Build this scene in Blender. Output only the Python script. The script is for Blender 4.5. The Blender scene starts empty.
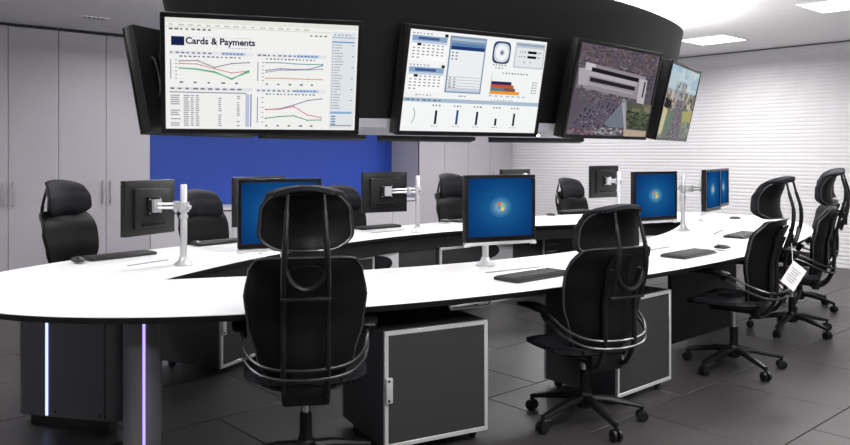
import bpy, bmesh, math, random
from mathutils import Vector, Matrix
random.seed(7)
R = math.radians
PI = math.pi
sc = bpy.context.scene
C = sc.collection

# ------------------------------------------------------------------ camera
cam_d = bpy.data.cameras.new('camera')
cam_d.lens = 770 / 850 * 36
cam_d.sensor_width = 36
cam_d.shift_y = -(222.5 - 154) / 850
cam_d.clip_start = 0.05
cam = bpy.data.objects.new('camera', cam_d)
C.objects.link(cam)
cam.location = (0, 0, 1.40)
cam.rotation_euler = (R(90), 0, -math.asin(0.668))
sc.camera = cam

# ------------------------------------------------------------------ world and exposure
w = bpy.data.worlds.new('world')
sc.world = w
w.use_nodes = True
w.node_tree.nodes['Background'].inputs[0].default_value = (0.5, 0.5, 0.56, 1)
w.node_tree.nodes['Background'].inputs[1].default_value = 0.02
sc.view_settings.view_transform = 'Standard'
sc.view_settings.look = 'None'
sc.view_settings.exposure = 0.0
sc.view_settings.gamma = 1.0
sc.view_settings.use_curve_mapping = False
PANEL_EMIT = 5.0       # look of the ceiling light diffusers
PANEL_WATT = 50.0     # light each louvred ceiling fitting throws down
COVE_EMIT = 150.0        # strip on top of the overhead drum
DOWN_EMIT = 95.0       # downlights under the drum

CEIL = 2.78


# ------------------------------------------------------------------ materials
def lin(c):
    return c / 12.92 if c <= 0.04045 else ((c + 0.055) / 1.055) ** 2.4


def hexc(h):
    h = h.lstrip('#')
    return tuple(lin(int(h[i:i + 2], 16) / 255) for i in (0, 2, 4)) + (1,)


def mat(name, col, rough=0.5, metal=0.0, noise=0.06, nscale=30, bump=0.0, bscale=200, spec=0.5, coat=0.0, emit=None, estr=0):
    m = bpy.data.materials.new(name)
    m.use_nodes = True
    nt = m.node_tree
    b = nt.nodes['Principled BSDF']
    b.inputs['Roughness'].default_value = rough
    b.inputs['Metallic'].default_value = metal
    b.inputs['Specular IOR Level'].default_value = spec
    b.inputs['Coat Weight'].default_value = coat
    tc = nt.nodes.new('ShaderNodeTexCoord')
    n = nt.nodes.new('ShaderNodeTexNoise')
    n.inputs['Scale'].default_value = nscale
    n.inputs['Detail'].default_value = 3
    nt.links.new(tc.outputs['Object'], n.inputs['Vector'])
    mx = nt.nodes.new('ShaderNodeMix')
    mx.data_type = 'RGBA'
    mx.inputs[6].default_value = tuple(c * (1 - noise) for c in col[:3]) + (1,)
    mx.inputs[7].default_value = tuple(min(1, c * (1 + noise)) for c in col[:3]) + (1,)
    nt.links.new(n.outputs['Fac'], mx.inputs[0])
    nt.links.new(mx.outputs[2], b.inputs['Base Color'])
    if bump:
        n2 = nt.nodes.new('ShaderNodeTexNoise')
        n2.inputs['Scale'].default_value = bscale
        nt.links.new(tc.outputs['Object'], n2.inputs['Vector'])
        bp = nt.nodes.new('ShaderNodeBump')
        bp.inputs['Strength'].default_value = bump
        bp.inputs['Distance'].default_value = 0.002
        nt.links.new(n2.outputs['Fac'], bp.inputs['Height'])
        nt.links.new(bp.outputs[0], b.inputs['Normal'])
    if emit:
        b.inputs['Emission Color'].default_value = emit
        b.inputs['Emission Strength'].default_value = estr
    return m


def emis(name, col, s=1.0):
    m = bpy.data.materials.new(name)
    m.use_nodes = True
    nt = m.node_tree
    nt.nodes.clear()
    e = nt.nodes.new('ShaderNodeEmission')
    e.inputs[0].default_value = col
    e.inputs[1].default_value = s
    o = nt.nodes.new('ShaderNodeOutputMaterial')
    nt.links.new(e.outputs[0], o.inputs[0])
    return m


M = {}
M['ceiling'] = mat('ceiling_paint', (0.80, 0.79, 0.80, 1), 0.9, noise=0.02, nscale=6)
M['wall'] = mat('wall_paint', (0.60, 0.59, 0.60, 1), 0.85, noise=0.03, nscale=8)
M['brick'] = mat('white_ribbed_cladding', (0.66, 0.65, 0.67, 1), 0.75, noise=0.05, nscale=14, bump=0.5, bscale=90)
M['mortar'] = mat('white_mortar', (0.66, 0.65, 0.67, 1), 0.9, noise=0.05, nscale=40)
M['tile'] = mat('charcoal_floor_tile', (0.030, 0.028, 0.0285, 1), 0.42, noise=0.22, nscale=5, bump=0.25, bscale=60)
M['grout'] = mat('floor_grout', (0.018, 0.017, 0.017, 1), 0.9)
M['cab'] = mat('grey_laminate', (0.40, 0.38, 0.42, 1), 0.45, noise=0.025, nscale=12)
M['cabedge'] = mat('pale_edging', (0.62, 0.61, 0.63, 1), 0.5)
M['cablow'] = mat('pale_laminate', (0.52, 0.51, 0.54, 1), 0.45, noise=0.02)
M['gap'] = mat('shadow_gap_board', (0.05, 0.05, 0.055, 1), 0.8)
M['blue'] = mat('royal_blue_paint', (0.009, 0.048, 0.33, 1), 0.6, noise=0.06, nscale=5)
M['steel'] = mat('brushed_steel', (0.60, 0.60, 0.62, 1), 0.3, 0.9, noise=0.04, nscale=90)
M['alu'] = mat('satin_aluminium', (0.62, 0.62, 0.64, 1), 0.38, 0.55, noise=0.04, nscale=60)
M['frame'] = mat('silver_frame', (0.50, 0.50, 0.51, 1), 0.4, 0.35, noise=0.04, nscale=60)
M['white'] = mat('white_laminate', (0.90, 0.90, 0.91, 1), 0.38, noise=0.012, nscale=3, spec=0.4)
M['blackedge'] = mat('black_edge_trim', (0.006, 0.006, 0.008, 1), 0.4)
M['fascia'] = mat('black_fascia', (0.008, 0.008, 0.009, 1), 0.5)
M['legpanel'] = mat('grey_leg_laminate', (0.115, 0.112, 0.125, 1), 0.45, noise=0.03)
M['palepanel'] = mat('pale_leg_panel', (0.50, 0.50, 0.53, 1), 0.45, noise=0.03)
M['door'] = mat('charcoal_door', (0.022, 0.023, 0.0245, 1), 0.5, noise=0.08, nscale=200)
M['body'] = mat('slate_carcass', (0.040, 0.039, 0.047, 1), 0.45, noise=0.05)
M['leather'] = mat('black_leather', (0.0034, 0.0033, 0.0038, 1), 0.42, noise=0.15, nscale=25, bump=0.3, bscale=260, spec=0.18)
M['fabric'] = mat('black_navy_fabric', (0.0065, 0.006, 0.0098, 1), 0.75, noise=0.15, nscale=120, bump=0.4, bscale=400, spec=0.3)
M['piping'] = mat('satin_black_piping', (0.05, 0.05, 0.052, 1), 0.3, 0.3)
M['plastic'] = mat('black_plastic', (0.005, 0.005, 0.0055, 1), 0.38, noise=0.08, nscale=50, spec=0.3)
M['tube'] = mat('graphite_tube', (0.065, 0.065, 0.068, 1), 0.28, 0.85, noise=0.03)
M['chrome'] = mat('chrome', (0.7, 0.7, 0.72, 1), 0.15, 1.0, noise=0.02)
M['drum'] = mat('matt_black_bulkhead', (0.0055, 0.0055, 0.006, 1), 0.55, noise=0.05, nscale=4, bump=0.1, spec=0.3)
M['lip'] = mat('pale_grey_lip', (0.55, 0.54, 0.60, 1), 0.5)
M['bezel'] = mat('gloss_black_bezel', (0.004, 0.004, 0.0045, 1), 0.3, noise=0.05, spec=0.3)
M['bezelgrey'] = mat('graphite_casing', (0.010, 0.010, 0.011, 1), 0.4, noise=0.05, spec=0.35)
M['keys'] = mat('keyboard_keys', (0.022, 0.021, 0.020, 1), 0.5)
M['kbd'] = mat('keyboard_case', (0.012, 0.012, 0.012, 1), 0.45)
M['slot'] = mat('grey_cable_flap', (0.22, 0.22, 0.23, 1), 0.45)
M['paper'] = mat('white_card', (0.80, 0.79, 0.80, 1), 0.7)
M['ink'] = mat('grey_print', (0.33, 0.33, 0.35, 1), 0.8)
M['panel_light'] = emis('ceiling_panel_light', (1.0, 0.985, 0.97, 1), PANEL_EMIT)
M['cove'] = emis('cove_light_strip', (1.0, 0.985, 0.97, 1), COVE_EMIT)
M['down'] = emis('downlight_lens', (1.0, 0.99, 0.98, 1), DOWN_EMIT)
M['led'] = emis('blue_white_led', (0.40, 0.48, 1.0, 1), 2.0)
M['led_violet'] = emis('violet_led', (0.36, 0.28, 1.0, 1), 2.0)


def emat(hexs, s=1.0):
    k = 'e' + hexs + str(s)
    if k not in M:
        M[k] = emis('display_ink_' + hexs, hexc(hexs), s)
    return M[k]


# ------------------------------------------------------------------ mesh helpers
class MB:
    def __init__(self):
        self.v, self.f, self.mi, self.sm = [], [], [], []

    def add(self, vs, fs, mi=0, smooth=False, mtx=None):
        o = len(self.v)
        for p in vs:
            p = Vector(p)
            self.v.append(mtx @ p if mtx else p)
        for f in fs:
            self.f.append([i + o for i in f])
            self.mi.append(mi)
            self.sm.append(smooth)
        return self

    def box(self, c, s, mi=0, rot=None, bevel=0.0, seg=2):
        mtx = Matrix.Translation(Vector(c))
        if rot:
            mtx = mtx @ rot
        hx, hy, hz = s[0] / 2, s[1] / 2, s[2] / 2
        if bevel <= 0:
            vs = [(x, y, z) for x in (-hx, hx) for y in (-hy, hy) for z in (-hz, hz)]
            fs = [(0, 1, 3, 2), (4, 6, 7, 5), (0, 4, 5, 1), (2, 3, 7, 6), (0, 2, 6, 4), (1, 5, 7, 3)]
            return self.add(vs, fs, mi, False, mtx)
        bm = bmesh.new()
        bmesh.ops.create_cube(bm, size=1)
        for v in bm.verts:
            v.co = Vector((v.co.x * s[0], v.co.y * s[1], v.co.z * s[2]))
        bmesh.ops.bevel(bm, geom=list(bm.edges), offset=min(bevel, min(s) * 0.49), segments=seg, affect='EDGES', profile=0.6)
        bm.verts.index_update()
        vs = [v.co.copy() for v in bm.verts]
        fs = [[v.index for v in f.verts] for f in bm.faces]
        bm.free()
        return self.add(vs, fs, mi, True, mtx)

    def tube(self, pts, r, n=8, mi=0, cap=True, closed=False, flat=1.0):
        pts = [Vector(p) for p in pts]
        m = len(pts)
        vs, fs = [], []
        prev = None
        for i, p in enumerate(pts):
            if closed:
                d = pts[(i + 1) % m] - pts[i - 1]
            else:
                d = pts[min(i + 1, m - 1)] - pts[max(i - 1, 0)]
            d.normalize()
            if prev is None:
                ref = Vector((0, 0, 1)) if abs(d.z) < 0.9 else Vector((1, 0, 0))
                a = d.cross(ref).normalized()
            else:
                a = (prev - d * prev.dot(d)).normalized()
            prev = a
            b = d.cross(a)
            rr = r[i] if isinstance(r, (list, tuple)) else r
            for k in range(n):
                t = 2 * PI * k / n
                vs.append(p + a * (math.cos(t) * rr) + b * (math.sin(t) * rr * flat))
        rng = m if closed else m - 1
        for i in range(rng):
            j = (i + 1) % m
            for k in range(n):
                l = (k + 1) % n
                fs.append((i * n + k, i * n + l, j * n + l, j * n + k))
        if cap and not closed:
            fs.append(tuple(reversed(range(n))))
            fs.append(tuple((m - 1) * n + k for k in range(n)))
        return self.add(vs, fs, mi, True)

    def lathe(self, prof, n=20, mi=0, mtx=None):
        vs, fs = [], []
        for (r, z) in prof:
            for k in range(n):
                t = 2 * PI * k / n
                vs.append((r * math.cos(t), r * math.sin(t), z))
        for i in range(len(prof) - 1):
            for k in range(n):
                l = (k + 1) % n
                fs.append((i * n + k, i * n + l, (i + 1) * n + l, (i + 1) * n + k))
        fs.append(tuple(reversed(range(n))))
        fs.append(tuple((len(prof) - 1) * n + k for k in range(n)))
        return self.add(vs, fs, mi, True, mtx)

    def cushion(self, fn, th, nu=14, nv=14, mi=0, k=0.35, edge=0.35, pw=6):
        """closed padded surface; fn(s,t) gives the mid surface for s,t in -1..1"""
        def F(s, t):
            ss = s * math.sqrt(max(0, 1 - k * t ** 8))
            tt = t * math.sqrt(max(0, 1 - k * s ** 8))
            return Vector(fn(ss, tt))
        front, back = [], []
        for j in range(nv + 1):
            t = math.sin(PI / 2 * (-1 + 2 * j / nv) * 0.999)
            for i in range(nu + 1):
                s = math.sin(PI / 2 * (-1 + 2 * i / nu) * 0.999)
                p = F(s, t)
                e = 1e-3
                nrm = (F(s + e, t) - F(s - e, t)).cross(F(s, t + e) - F(s, t - e)).normalized()
                h = th / 2 * (edge + (1 - edge) * (1 - abs(s) ** pw) * (1 - abs(t) ** pw))
                front.append(p + nrm * h)
                back.append(p - nrm * h)
        n1 = nu + 1
        N = len(front)
        fs = []
        for j in range(nv):
            for i in range(nu):
                a = j * n1 + i
                fs.append((a, a + 1, a + 1 + n1, a + n1))
                fs.append((N + a + n1, N + a + n1 + 1, N + a + 1, N + a))
        bd = [i for i in range(n1)] + [j * n1 + nu for j in range(1, nv + 1)] + \
             [nv * n1 + i for i in range(nu - 1, -1, -1)] + [j * n1 for j in range(nv - 1, 0, -1)]
        for q in range(len(bd)):
            a, b = bd[q], bd[(q + 1) % len(bd)]
            fs.append((b, a, N + a, N + b))
        return self.add(front + back, fs, mi, True)

    def prism(self, poly, z0, z1, mi=0, smooth=False):
        n = len(poly)
        vs = [(x, y, z0) for x, y in poly] + [(x, y, z1) for x, y in poly]
        fs = [tuple(reversed(range(n))), tuple(range(n, 2 * n))]
        self.add(vs, fs, mi, False)
        self.add(vs, [(i, (i + 1) % n, n + (i + 1) % n, n + i) for i in range(n)], mi, smooth)
        return self

    def build(self, name, mats, parent=None, mtx=None):
        me = bpy.data.meshes.new(name)
        me.from_pydata([tuple(p) for p in self.v], [], self.f)
        if not isinstance(mats, (list, tuple)):
            mats = [mats]
        for m in mats:
            me.materials.append(M[m] if isinstance(m, str) else m)
        me.polygons.foreach_set('material_index', self.mi)
        me.polygons.foreach_set('use_smooth', self.sm)
        bm = bmesh.new()
        bm.from_mesh(me)
        bmesh.ops.recalc_face_normals(bm, faces=bm.faces)
        bm.to_mesh(me)
        bm.free()
        try:
            me.set_sharp_from_angle(angle=R(42))
        except Exception:
            pass
        me.update()
        o = bpy.data.objects.new(name, me)
        C.objects.link(o)
        if parent:
            o.parent = parent
        if mtx is not None:
            o.matrix_local = mtx
        return o


def link_mesh(name, me, parent=None, loc=(0, 0, 0)):
    o = bpy.data.objects.new(name, me)
    C.objects.link(o)
    o.parent = parent
    o.location = loc
    return o


def tag(o, label, cat, group=None):
    o['label'] = label
    o['category'] = cat
    if group:
        o['group'] = group
    return o


def thing(name, label, cat, loc=(0, 0, 0), rz=0.0, group=None):
    o = bpy.data.objects.new(name, None)
    o.empty_display_size = 0.1
    C.objects.link(o)
    o.location = loc
    o.rotation_euler = (0, 0, rz)
    return tag(o, label, cat, group)


def struct(o):
    o['kind'] = 'structure'
    return o


def copy_tree(src, parent=None):
    c = src.copy()
    C.objects.link(c)
    c.parent = parent
    for ch in list(src.children):
        copy_tree(ch, c)
    return c


def smoothpath(pts, n=6):
    """Catmull-Rom through the points"""
    P = [Vector(p) for p in pts]
    out = []
    for i in range(len(P) - 1):
        p0, p1, p2, p3 = P[max(i - 1, 0)], P[i], P[i + 1], P[min(i + 2, len(P) - 1)]
        for k in range(n):
            t = k / n
            out.append(0.5 * ((2 * p1) + (p2 - p0) * t + (2 * p0 - 5 * p1 + 4 * p2 - p3) * t * t + (3 * p1 - p0 - 3 * p2 + p3) * t ** 3))
    out.append(P[-1])
    return out


# ------------------------------------------------------------------ room shell
XR, YB, YN, XL, YF = 10.07, 8.95, 9.62, -2.6, -2.6     # ribbed wall, cabinet fronts, niche back, left wall, front wall

floor = struct(MB().box(((XL + XR) / 2, (YF + YN) / 2, -0.06), (XR - XL + 0.3, YN - YF + 0.3, 0.1)).build('floor', 'grout'))
TW, TD = 0.87, 0.7217
tm = MB().box((0, 0, -0.005), (TW - 0.006, TD - 0.006, 0.010), bevel=0.0015, seg=1)
t0 = tm.build('floor_tile', 'tile', floor)
tile_me = t0.data
first = True
row0 = int(math.floor((YF - 5.21) / TD)) - 1
for r in range(row0, 8):
    yc = 5.21 + (r + 0.5) * TD
    if yc > YN or yc < 0.2:
        continue
    off = 1.04 if r % 2 else 1.475
    for k in range(-5, 14):
        xc = off + (k + 0.5) * TW
        if xc < XL or xc > XR + 0.2 or xc < 0.0 and yc < 3:
            continue
        if first:
            o = t0
            first = False
        else:
            o = link_mesh('floor_tile', tile_me, floor)
        o.location = (xc, yc, 0)

ceiling = struct(MB().box(((XL + XR) / 2, (YF + YN) / 2, CEIL + 0.06), (XR - XL + 0.3, YN - YF + 0.3, 0.12)).build('ceiling', 'ceiling'))
wall_left = struct(MB().box((XL - 0.06, (YF + YN) / 2, CEIL / 2), (0.12, YN - YF, CEIL)).build('wall_left', 'wall'))
wall_front = struct(MB().box(((XL + XR) / 2, YF - 0.06, CEIL / 2), (XR - XL, 0.12, CEIL)).build('wall_front', 'wall'))
wall_back = struct(MB().box(((XL + XR) / 2, YN + 0.08, CEIL / 2), (XR - XL, 0.12, CEIL)).build('wall_back', 'wall'))
bp = MB().box(((3.66 + 7.91) / 2, YN + 0.009, (0.72 + CEIL) / 2), (4.25, 0.018, CEIL - 0.72)).build('blue_panel', 'blue', wall_back)

# white ribbed wall: long horizontal slats with a rounded face and a narrow shadow line between them
wall_right = struct(MB().box((XR + 0.10, (YF + YN) / 2, CEIL / 2), (0.16, YN - YF, CEIL)).build('wall_right', 'mortar'))
CH = 0.0487
prof = []
for k in range(9):
    a_ = -PI / 2 + PI * k / 8
    prof.append((XR + 0.021 - 0.0062 * math.cos(a_) ** 0.6 if abs(a_) < PI / 2 - 1e-6 else XR + 0.021, CH / 2 + math.sin(a_) * (CH / 2 - 0.001)))
slat_me = None
for i in range(57):
    if slat_me is None:
        mb = MB()
        n_ = len(prof)
        vs = [(x, YF, z) for x, z in prof] + [(x, YN, z) for x, z in prof]
        mb.add(vs, [(k, k + 1, n_ + k + 1, n_ + k) for k in range(n_ - 1)] + [tuple(range(n_)), tuple(range(2 * n_ - 1, n_ - 1, -1)), (0, n_ - 1, 2 * n_ - 1, n_)], 0, True)
        o = mb.build('slat', 'brick', wall_right)
        slat_me = o.data
    else:
        o = link_mesh('slat', slat_me, wall_right)
    o.location = (0, 0, i * CH)
tr = struct(MB().box((XR - 0.002, (YF + YN) / 2, CEIL - 0.008), (0.03, YN - YF, 0.008)).build('trim_1', 'gap'))
trb = struct(MB().box(((XL + XR) / 2, YB - 0.004, CEIL - 0.004), (XR - XL, 0.02, 0.008)).build('trim_2', 'gap'))


# ------------------------------------------------------------------ tall and low cabinets
def handle_mesh(L=0.27):
    mb = MB()
    mb.tube([(0, -0.034, -L / 2), (0, -0.034, L / 2)], 0.0075, 8)
    for s in (-1, 1):
        mb.tube([(0, 0, s * L * 0.42), (0, -0.034, s * L * 0.42)], 0.006, 8)
    return mb


def tall_cabinet(x0, x1, label):
    t = thing('tall_cabinet', label, 'cabinet', ((x0 + x1) / 2, YB, 0), 0, 'tall grey cupboards along the back wall')
    W = x1 - x0
    dep = YN - YB
    MB().box((0, dep / 2 + 0.012, (CEIL - 0.02) / 2 + 0.002), (W - 0.002, dep - 0.024, CEIL - 0.024), 0).build('carcass', 'gap', t)
    for s in (-1, 1):
        MB().box((s * (W / 2 - 0.009), dep / 2 + 0.01, CEIL / 2 - 0.006), (0.018, dep - 0.03, CEIL - 0.016)).build('side_panel', 'cab', t)
    MB().box((0, 0.016, 0.045), (W - 0.004, 0.02, 0.09)).build('plinth', 'cab', t)
    for s in (-1, 1):
        d = MB().box((s * W / 4, 0, (0.10 + CEIL - 0.035) / 2), (W / 2 - 0.005, 0.02, CEIL - 0.135), bevel=0.0015, seg=1).build('door', 'cab', t)
        h = handle_mesh().build('handle', 'steel', d)
        h.location = (s * 0.042, -0.008, 0.975)
    return t


tall_cabinet(1.645, 2.642, 'tall grey two-door cupboard at the far left, cut by the picture edge')
tall_cabinet(2.642, 3.66, 'tall grey two-door cupboard directly left of the blue wall panel')
tall_cabinet(7.91, 8.98, 'tall grey two-door cupboard directly right of the blue wall panel')
tall_cabinet(8.98, 10.05, 'tall grey two-door cupboard in the corner against the white ribbed wall')
# plain panelling where the row goes on past the frame
MB_l = MB().box(((XL + 1.64) / 2, YB + 0.3, CEIL / 2), (1.64 - XL, 0.58, CEIL - 0.002)).build('wall_panelling', 'cab')
struct(MB_l)
MB_l.name = 'wall_recess'

n_low = 4
lw = (7.91 - 3.66 - 0.01) / n_low
posn = ['beside the left tall cupboard', 'second from the left tall cupboard', 'third from the left tall cupboard', 'beside the right tall cupboard']
for i in range(n_low):
    x0 = 3.665 + i * lw
    t = thing('low_cabinet', 'low pale cupboard under the blue wall, ' + posn[i], 'cabinet', (x0 + lw / 2, YB, 0), 0, 'low cupboards under the blue wall')
    dep = YN - YB
    MB().box((0, dep / 2 + 0.012, 0.345), (lw - 0.004, dep - 0.03, 0.68)).build('carcass', 'gap', t)
    for s in (-1, 1):
        MB().box((s * lw / 4, 0, 0.38), (lw / 2 - 0.006, 0.02, 0.58), bevel=0.0015, seg=1).build('door', 'cablow', t)
    MB().box((0, 0.016, 0.045), (lw - 0.004, 0.02, 0.09)).build('plinth', 'cablow', t)
tag(MB().box(((3.66 + 7.91) / 2, (YB + YN) / 2 - 0.01, 0.703), (4.235, YN - YB + 0.0, 0.03), bevel=0.002).build('counter_top', 'cabedge'),
    'long pale counter top over the low cupboards below the blue wall', 'counter top')


# ------------------------------------------------------------------ ceiling lights and vent
def ceiling_light(x, y, label, rz=0.0):
    t = thing('ceiling_light', label, 'ceiling light', (x, y, CEIL), rz, 'recessed ceiling light panels')
    f = MB()
    for (cx, cy, wx, wy) in ((0, 0.295, 0.60, 0.012), (0, -0.295, 0.60, 0.012), (0.295, 0, 0.012, 0.578), (-0.295, 0, 0.012, 0.578), (0, 0, 0.018, 0.578)):
        f.box((cx, cy, -0.006), (wx, wy, 0.012))
    f.build('frame', 'ceiling', t)
    for sx in (-1, 1):
        MB().box((sx * 0.149, 0, -0.004), (0.276, 0.574, 0.006)).build('diffuser', 'panel_light', t)
    ld = bpy.data.lights.new('lamp', 'AREA')
    ld.shape = 'RECTANGLE'
    ld.size, ld.size_y = 0.57, 0.57
    ld.energy = PANEL_WATT
    ld.color = (1.0, 0.985, 0.97)
    ld.spread = R(165)
    lo = bpy.data.objects.new('lamp', ld)
    C.objects.link(lo)
    lo.parent = t
    lo.location = (0, 0, -0.014)
    return t


ceiling_light(8.78, 4.59, 'bright recessed ceiling light just right of the black overhead drum', 0)
ceiling_light(7.59, 2.70, 'bright recessed ceiling light cut by the top right picture edge', 0)
for (x, y, s) in ((5.2, 0.9, 'above the near side of the desk'), (3.7, 0.6, 'before the middle chair'), (6.8, 0.9, 'at the right front'), (0.9, 0.2, 'right above the camera'), (2.2, 0.9, 'above the camera'),
                  (-0.1, 3.5, 'to the left of the camera'), (2.9, -1.2, 'behind the camera'),
                  (6.6, 7.1, 'behind the overhead drum'), (0.2, 6.4, 'in the left aisle'), (3.6, 7.2, 'above the far aisle'), (8.6, 7.2, 'in the far right corner')):
    ceiling_light(x, y, 'unseen ceiling light added for fill ' + s)  # unseen fittings, added to brighten the desk, left cupboards and far corner

t = thing('ceiling_vent', 'small dark slotted ceiling vent above the left cupboards', 'vent', (2.72, 8.02, CEIL), 0)
MB().box((0, 0, -0.004), (0.25, 0.10, 0.008), bevel=0.002).build('frame', 'ceiling', t)
MB().box((0, 0, -0.0085), (0.22, 0.07, 0.001)).build('opening', 'gap', t)
for k in range(5):
    MB().box((-0.088 + k * 0.044, 0, -0.012), (0.012, 0.068, 0.006), rot=Matrix.Rotation(R(30), 4, 'Y')).build('slat', 'alu', t)

# ------------------------------------------------------------------ overhead drum
DX, DY = 4.55, 4.42


def drum_curve(z, n=96, grow=0.0):
    k = (z - 1.55) / (2.55 - 1.55)
    A = 2.48 + 0.20 * k + grow
    B = 0.86 + 0.24 * k + grow
    pts = []
    for i in range(n):
        th = 2 * PI * i / n
        c, s = math.cos(th), math.sin(th)
        p = 1.9
        pts.append((DX + A * math.copysign(abs(c) ** (2 / p), c), DY + B * math.copysign(abs(s) ** (2 / p), s)))
    return pts


def loft(levels, n, capb=True, capt=True, mi=0):
    mb = MB()
    vs = []
    for (pts, z) in levels:
        vs += [(x, y, z) for x, y in pts]
    fs = []
    for l in range(len(levels) - 1):
        for i in range(n):
            j = (i + 1) % n
            fs.append((l * n + i, l * n + j, (l + 1) * n + j, (l + 1) * n + i))
    mb.add(vs, fs, mi, True)
    if capb:
        mb.add(vs[:n], [tuple(range(n))], mi)
    if capt:
        mb.add(vs[-n:], [tuple(range(n))], mi)
    return mb


drum = thing('overhead_drum', 'large black oval overhead bulkhead carrying the ring of wall displays', 'bulkhead', (0, 0, 0))
N = 96
# shell panels: the outer skin is one continuous flared band
loft([(drum_curve(z), z) for z in (1.62, 1.9, 2.2, 2.4, 2.55)], N).build('shell', 'drum', drum)
loft([(drum_curve(1.565, N, 0.02), 1.565), (drum_curve(1.62, N, 0.02), 1.62)], N).build('bottom_lip', 'lip', drum)
loft([(drum_curve(2.3, N, -0.45), 2.55), (drum_curve(2.3, N, -0.45), CEIL)], N, False, False).build('hanger_core', 'ceiling', drum)
a, b = drum_curve(2.5, N, -0.10), drum_curve(2.5, N, -0.22)
cv = MB()
cv.add([(x, y, 2.556) for x, y in a] + [(x, y, 2.556) for x, y in b], [(i, (i + 1) % N, N + (i + 1) % N, N + i) for i in range(N)])
cv.build('cove_light', 'cove', drum)
for i in range(7):
    x = DX - 2.0 + i * 0.667
    mb = MB().lathe([(0.075, 0), (0.075, 0.004)], 24)
    o = mb.build('downlight', 'down', drum)
    o.location = (x, DY, 1.559)


# ------------------------------------------------------------------ wall displays
TVW, TVH, TVD = 1.13, 0.675, 0.075


def screen_mesh_rect(mb, x0, y0, x1, y1, mi, lay=1):
    """rectangle in 0..1 screen coordinates, y measured down from the top"""
    W, H = TVW - 0.05, TVH - 0.05
    d = -0.0012 * lay
    vs = [(-W / 2 + x * W, d, H / 2 - y * H) for x, y in ((x0, y0), (x1, y0), (x1, y1), (x0, y1))]
    mb.add(vs, [(0, 3, 2, 1)], mi)


def screen_line(mb, pts, mi, wd=0.006, lay=3):
    W, H = TVW - 0.05, TVH - 0.05
    d = -0.0012 * lay
    for (xa, ya), (xb, yb) in zip(pts[:-1], pts[1:]):
        A = Vector((-W / 2 + xa * W, d, H / 2 - ya * H))
        Bv = Vector((-W / 2 + xb * W, d, H / 2 - yb * H))
        n = (Bv - A).normalized().cross(Vector((0, 1, 0))) * wd / 2 * 1.0
        mb.add([A - n, Bv - n, Bv + n, A + n], [(0, 1, 2, 3)], mi)


class Print:
    def __init__(self):
        self.mb = MB()
        self.mats = []

    def mi(self, h):
        m = emat(h)
        if m not in self.mats:
            self.mats.append(m)
        return self.mats.index(m)

    def rect(self, x0, y0, x1, y1, h, lay=1):
        screen_mesh_rect(self.mb, x0, y0, x1, y1, self.mi(h), lay)

    def line(self, pts, h, wd=0.005, lay=3):
        screen_line(self.mb, pts, self.mi(h), wd, lay)

    def dashes(self, x0, x1, y, h, n=6, th=0.012, lay=2, fill=0.7, seed=0):
        rnd = random.Random(seed)
        st = (x1 - x0) / n
        for i in range(n):
            self.rect(x0 + i * st, y - th / 2, x0 + i * st + st * rnd.uniform(fill * 0.5, fill), y + th / 2, h, lay)

    def text(self, s, x, y, size, h, bold=0.0, lay=3, xs=1.0):
        cu = bpy.data.curves.new('txt', 'FONT')
        cu.body = s
        cu.size = 1.0
        cu.offset = bold
        cu.resolution_u = 3
        to = bpy.data.objects.new('txt', cu)
        C.objects.link(to)
        bpy.context.view_layer.update()
        me = bpy.data.meshes.new_from_object(to)
        W, H = TVW - 0.05, TVH - 0.05
        vs = [(-W / 2 + x * W + v.co.x * size * xs, -0.0012 * lay, H / 2 - y * H + v.co.y * size) for v in me.vertices]
        fs = [tuple(p.vertices) for p in me.polygons]
        self.mb.add(vs, fs, self.mi(h))
        bpy.data.objects.remove(to)
        bpy.data.curves.remove(cu)
        bpy.data.meshes.remove(me)

    def build(self, name, parent):
        o = self.mb.build(name, self.mats, parent)
        o.location = (0, -TVD / 2 - 0.0015, 0)
        return o


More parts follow.
